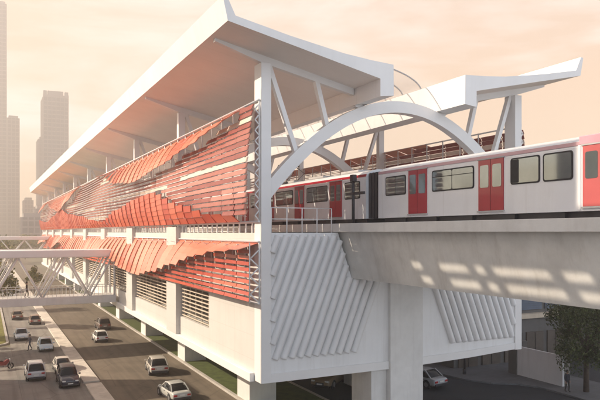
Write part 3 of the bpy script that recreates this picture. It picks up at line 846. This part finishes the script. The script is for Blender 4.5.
# ------------------------------------------------------------------ people
SKIN = mat('skin', (.36,.21,.15), .6, .05, 3)
HAIR = mat('dark_hair', (.02,.016,.013), .6, .2, 10)
def person(loc, rz, label, top, bottom, stride=.22, bag=False):
    root = thing('person', loc, label, 'person', rz=rz)
    V = []; E = []; Rr = []
    def v(p, r): V.append(p); Rr.append(r); return len(V)-1
    def e(a, b): E.append((a, b))
    pel = v((0,0,.95), .135); spi = v((0,.0,1.12), .125); ch = v((.01,0,1.33), .145); nk = v((.01,0,1.48), .06); hd0 = v((.02,0,1.56), .075); hd1 = v((.03,0,1.65), .10); hd2 = v((.02,0,1.73), .075)
    for a, b in ((pel,spi),(spi,ch),(ch,nk),(nk,hd0),(hd0,hd1),(hd1,hd2)): e(a, b)
    nose = v((.135,0,1.64), .016); e(hd1, nose)
    for s in (1, -1):
        f = stride*s
        hip = v((0,s*.10,.90), .095); kn = v((f*.55+.04,s*.10,.50), .062); an = v((f-.05,s*.10,.09), .043); toe = v((f+.14,s*.11,.04), .038)
        e(pel,hip); e(hip,kn); e(kn,an); e(an,toe)
        sh = v((.0,s*.19,1.40), .065); el = v((-f*.35-.03,s*.26,1.12), .045); wr = v((-f*.8+.06,s*.26,.88), .03); pm = v((-f*.85+.08,s*.26,.80), .034)
        e(ch,sh); e(sh,el); e(el,wr); e(wr,pm)
        for k in range(4):
            a = v((-f*.85+.05+.022*k,s*.262,.745), .010); b = v((-f*.85+.06+.022*k,s*.25,.69+.006*abs(k-1.5)), .009); e(pm,a); e(a,b)
        th = v((-f*.85+.13,s*.25,.77), .011); e(pm, th)
    me = bpy.data.meshes.new('person_skin'); me.from_pydata(V, E, [])
    ob = bpy.data.objects.new('person_skin', me); COL.objects.link(ob)
    ob.modifiers.new('skin', 'SKIN'); sb = ob.modifiers.new('sub', 'SUBSURF'); sb.levels = 1
    if not me.skin_vertices: me.attributes  # skin layer comes with the modifier
    for i, r in enumerate(Rr): me.skin_vertices[0].data[i].radius = (r, r)
    me.skin_vertices[0].data[0].use_root = True
    dg = bpy.context.evaluated_depsgraph_get(); ev = ob.evaluated_get(dg)
    nm = bpy.data.meshes.new_from_object(ev)
    bpy.data.objects.remove(ob); bpy.data.meshes.remove(me)
    nm.materials.clear()
    for m in (SKIN, top, bottom, RUBBER): nm.materials.append(m)
    for p in nm.polygons:
        c = p.center; p.use_smooth = True
        if c.z > 1.47: mi = 0
        elif abs(c.y) > .20 and c.z < .90: mi = 0
        elif c.z > .98 or abs(c.y) > .205: mi = 1
        elif c.z > .10: mi = 2
        else: mi = 3
        p.material_index = mi
    b = bpy.data.objects.new('body', nm); COL.objects.link(b); b.parent = root
    g = MB(); vs = []; fs = []; n = 10; rows = 5
    for i in range(rows + 1):
        a = PI/2*i/rows
        for j in range(n):
            t = 2*PI*j/n
            vs.append((.01 + .118*math.cos(a)*math.cos(t) - .012, .108*math.cos(a)*math.sin(t), 1.665 + .135*math.sin(a) - (.05*(1 - math.cos(t)) if i == 0 else 0)))
    for i in range(rows):
        for j in range(n): fs.append((i*n+j, i*n+(j+1)%n, (i+1)*n+(j+1)%n, (i+1)*n+j))
    g.add(vs, fs, 0, True); g.build('hair', HAIR, root, local=True)
    return root
CLB = mat('black_cloth', (.02,.02,.024), .9, .2, 8); CLG = mat('grey_cloth', (.10,.10,.115), .9, .2, 8); CLD = mat('denim_cloth', (.05,.06,.09), .9, .2, 8); CLN = mat('navy_cloth', (.03,.035,.05), .9, .2, 8)
person((4.4, 75.6, 0), R(200), 'person in grey walking across the left roadway beside the pale blue hatchback', CLG, CLD, .26)
person((4.1, 75.9, 5.75), R(-20), 'person in black walking along the covered footbridge', CLB, CLB, .15)
bg_p = person((41.95, 36.2, .13), R(-100), 'person in dark navy clothes standing on the pavement by the street tree', CLN, CLB, .1)

# ------------------------------------------------------------------ trees
def tree(name, loc, h, rad, label, cat='tree', group=None, leaves=2600, ls=.22, trunk_r=.2, crown_z=.45, mats=(0,1), seed=1, nb=11):
    rnd = random.Random(seed)
    root = thing(name, loc, label, cat, group)
    g = MB(); top = Vector((rnd.uniform(-.2,.2), rnd.uniform(-.2,.2), h*.62))
    g.tube([(0,0,-.05), (top.x*.3,top.y*.3,h*.2), (top.x*.7,top.y*.7,h*.42), top], trunk_r, 8, r2=trunk_r*.45)
    blobs = []
    for k in range(nb):
        a = k*2.4 + rnd.uniform(-.4,.4); rr = rad*rnd.uniform(.35,.8) if k else 0
        z = h*rnd.uniform(crown_z + .1, .88)
        c = Vector((rr*math.cos(a), rr*math.sin(a), z)); br = rad*rnd.uniform(.28,.48)
        blobs.append((c, br))
        s0 = top*rnd.uniform(.55,.95)
        mid = (s0 + c)/2 + Vector((0,0,-.1*rad))
        g.tube([s0, mid, c], trunk_r*.36, 6, r2=trunk_r*.1)
    blobs.append((Vector((0,0,h - rad*.4)), rad*.42))
    g.build('trunk', BARK, root, local=True)
    g = MB()
    for k in range(leaves):
        c, br = rnd.choice(blobs)
        d = Vector((rnd.gauss(0,1), rnd.gauss(0,1), rnd.gauss(0,1)*.8)).normalized()*br*(rnd.random()**.45)
        p = c + d
        n1 = Vector((rnd.gauss(0,1), rnd.gauss(0,1), rnd.gauss(0,1))).normalized(); n2 = n1.orthogonal().normalized(); n3 = n1.cross(n2)
        l = ls*rnd.uniform(.6,1.4)
        g.add([p - n2*l*.5, p + n3*l*.28 + n1*l*.08, p + n2*l*.5, p - n3*l*.28 + n1*l*.08], [(0,1,2,3)], rnd.choice((0,0,0,1,1)))
    g.build('crown', [LEAF[i] for i in mats], root, local=True, recalc=False)
    return root
tree('street_tree', (43.4,35.6,.12), 8.2, 3.3, 'dark leafy street tree at the right edge beside the white wall', leaves=13000, ls=.2, trunk_r=.24, crown_z=.2, seed=4, nb=20)
GT = 'trees along the lawn beyond the footbridge'
tree('roadside_tree', (5.2,128,0), 6.6, 1.6, 'small round tree seen through the middle of the footbridge truss', group=GT, leaves=1300, ls=.3, trunk_r=.12, seed=9, mats=(1,2))
bpy.data.objects['roadside_tree'].location = (7.9+.35, 128, .15)
tree('roadside_tree', (1.4,96,.1), 8.4, 2.9, 'olive tree on the lawn at the left edge beyond the footbridge', group=GT, leaves=2600, ls=.36, seed=12, mats=(1,2))
tree('roadside_tree', (-.6,118,.1), 11, 3.6, 'taller olive tree at the left edge behind the nearer lawn tree', group=GT, leaves=2600, ls=.45, seed=15, mats=(1,2))
for i, (x, y, h) in enumerate(((2.0,190,11),(10.5,300,10),(17.2,330,12),(24,345,11),(31,352,12),(5,285,12))):
    tree('distant_tree', (x,y,0), h, 5.2, ('far tree in the haze left of the road','far pale tree at the end of the road, nearest the median','far pale tree at the end of the road, right of the median',
         'far pale tree beyond the end of the station','far pale tree right behind the station end','far tree left of the road end')[i], group='far trees in the haze', leaves=900, ls=.9, seed=30+i, mats=(1,2))

GW = 'added unseen trees left of the view that shade the road'  # added out of view to cast dappled shade on the road
tree('street_tree', (-5.2,79,0), 8.4, 2.7, 'added unseen tree left of the lawn corner shading the road, nearer one', group=GW, leaves=1500, ls=.42, seed=51)
tree('street_tree', (-5.6,88.5,0), 9.0, 2.8, 'added unseen tree left of the lawn shading the road, farther one', group=GW, leaves=1500, ls=.42, seed=52)
# ------------------------------------------------------------------ towers and far city
def tower(x0, x1, y, dep, h, label, fl=4.0, crown=False, group='hazy city towers'):
    t = thing('tower', ((x0+x1)/2, y, 0), label, 'tower', group)
    g = MB(); g.box((x0,y,0), (x1,y+dep,h)); g.build('glass_walls', TOWERG, t)
    g = MB(); z = fl
    while z < h:
        g.box((x0-.35,y-.35,z-.5), (x1+.35,y+dep,z+.5)); z += fl
    g.build('floor_bands', TOWER, t)
    g = MB(); n = max(3, int((x1-x0)/3.4))
    for k in range(n + 1):
        x = x0 + (x1-x0)*k/n; g.box((x-.35,y-.7,0), (x+.35,y,h + (3 if crown and k % 2 == 0 else 0)))
    m = max(3, int(dep/3.4))
    for k in range(m + 1):
        yy = y + dep*k/m; g.box((x0-.7,yy-.35,0), (x0,yy+.35,h))
    g.build('fins', TOWER, t)
    g = MB(); g.box((x0+1,y+1,h), (x1-1,y+dep-1,h+2.5))
    if crown:
        for a in (x0, x1-3): g.box((a,y,h), (a+3,y+6,h+6))
        g.box((x0+4,y+4,h+2.5),(x1-4,y+dep-4,h+7))
    g.build('roof', TOWER, t)
tower(49, 71, 640, 24, 140, 'grey city tower with notched crown left of the station roof', crown=True)
tower(44.8, 48.2, 642, 20, 100, 'lower shoulder block attached to the left of the notched crown tower')
tower(-1, 18.9, 690, 26, 238, 'tallest hazy tower at the left edge of the picture')
tower(19.9, 30.5, 690, 24, 126, 'lower hazy block right beside the tallest tower')
for i, (x0, x1, y, h) in enumerate(((34,42,670,44),(43,50,690,36),(20,34,420,22),(33,42,500,30))):
    tower(x0, x1, y, 20, h, ('low hazy block between the two towers, taller one','low hazy block between the two towers, shorter one','wide low hazy building closing the end of the road','pale low building behind the end of the station')[i], group='low hazy buildings')

# ------------------------------------------------------------------ street on the right
sb_ = thing('shop_building', (46, 50, 0), 'dark street building with blue shutters above shopfronts behind the tree', 'building')
g = MB(); g.box((39.6,47.2,.1), (70,60,4.3)); g.build('wall', BLDGD, sb_)
g = MB(); g.box((41.0,47.6,4.75), (70,60,8.4)); g.build('upper_wall', BLDGD, sb_)
g = MB(); g.box((39.4,46.9,4.3), (70,60,4.749)); g.build('ledge', LEDGE, sb_)
for k in range(7):
    x = 40.1 + k*2.9
    g = MB(); g.box((x,47.05,.13), (x+2.3,47.19,2.9)); d = g.build('shop_door', SHOP, sb_)
    g = MB(); g.box((x+1.12,47.0,.15), (x+1.17,47.05,2.85)); g.build('handle', DARK, d)
for k in range(6):
    x = 41.6 + k*3.4
    g = MB(); g.box((x,47.45,5.1), (x+2.9,47.59,7.2)); g.build('shutter', SHUT, sb_)
g = MB(); g.box((40.8,47.3,8.4), (70.2,60,8.75)); g.build('roof', LEDGE, sb_)
bw = thing('boundary_wall', (43.1, 38.5, .13), 'white boundary wall with grey gate pillar beside the pavement', 'wall')
g = MB(); g.box((43.0,37.6,.12), (43.2,42.6,2.7)); g.build('wall', BLDGW, bw)
g = MB(); g.box((42.9,42.61,.12), (44.2,43.6,2.95)); g.box((42.85,42.56,2.951), (44.25,43.65,3.08)); g.build('gate_pillar', BLDGD, bw, bevel=.02)
g = MB(); g.box((43.21,37.6,.12),(43.9,38.0,2.7)); g.build('return_wall', BLDG, bw)
sl_ = thing('lamp_post', (38.9, 44.9, .13), 'dark lamp post on the pavement under the station', 'lamp post')
g = MB(); g.tube([(38.9,44.9,.13),(38.9,44.9,.6)], .17, 10); g.tube([(38.9,44.9,.6),(38.9,44.9,6.2)], .1, 10, r2=.06); g.build('post', DARK, sl_)
g = MB(); g.tube([(38.9,44.9,6.1),(38.2,44.9,6.4),(37.4,44.9,6.45)], .05, 6); g.build('arm', DARK, sl_)
g = MB(); g.box((36.9,44.75,6.38), (37.5,45.05,6.5)); g.build('lamp_head', TROOF, sl_, bevel=.03)

# ------------------------------------------------------------------ unseen blocks added left of the view to shade street and viaduct
def block(x0, y0, x1, y1, h, label):
    t = thing('added_shade_block', ((x0+x1)/2, (y0+y1)/2, 0), label, 'building', 'added unseen blocks left of the view that cast shade')
    g = MB(); g.box((x0,y0,-.03), (x1,y1,h)); g.build('wall', BLDG, t)
    g = MB(); z = 1.2
    while z < h - 2:
        y = y0 + 1
        while y < y1 - 1.5:
            g.box((x1,y,z), (x1+.06,y+1.5,z+1.6)); y += 2.6
        z += 3.3
    g.build('window', TOWERG, t)
    g = MB(); g.box((x0-.2,y0-.2,h), (x1+.2,y1+.2,h+.3)); g.build('roof', LEDGE, t)
    return t
ZB = lambda x, z: z + (x + 10.2)*TS                       # height at the screen whose shadow edge lands at (x, z)
zr0 = ZB(19.1, 10.1)
tb = block(-24, 8, -10.2, 44.6, zr0, 'added unseen tall block with a slotted roof screen shaping light on the viaduct')
g = MB()
rows = [(zr0 + .30 + .58*k, zr0 + .30 + .58*k + .39) for k in range(3)]
holes = [(29.0,30.3),(30.9,34.0),(34.5,35.1),(35.6,37.6),(39.0,39.8)]  # openings in the added screen, shaped to throw light patches on the viaduct
zc = [zr0]
for a, b in rows: zc += [a, b]
ya_, yb_ = 8, 44.6
zt1 = ZB(19.9, 14.0); zt2 = ZB(20.1, 16.7)
for i in range(0, len(zc), 2):
    g.box((-10.5,ya_,zc[i]), (-10.2,yb_,zc[i+1] if i+1 < len(zc) else zt1))
for k, (a, b) in enumerate(rows):
    y0 = y1 = ya_; sh = k*.53
    for h0, h1 in holes:
        h0 += sh; h1 += sh
        g.prism([(y0,a+.0005),(h0,a+.0005),(h0+.42,b-.0005),(y1,b-.0005)], 'x', -10.5, -10.2)
        y0 = h1; y1 = h1 + .42
    g.prism([(y0,a+.0005),(yb_,a+.0005),(yb_,b-.0005),(y1,b-.0005)], 'x', -10.5, -10.2)
g.box((-10.5,31.6,zt1+.0005), (-10.2,yb_,zt2))
g.build('added_shade_screen', BLDG, tb)
block(-22, 62.0, -10.2, 67.2, ZB(15, 0), 'added unseen narrow block casting a band of shade on the road')
block(-22, 45.5, -10.2, 60.8, ZB(7.5, 0), 'added unseen low wide block shading the left roadway')
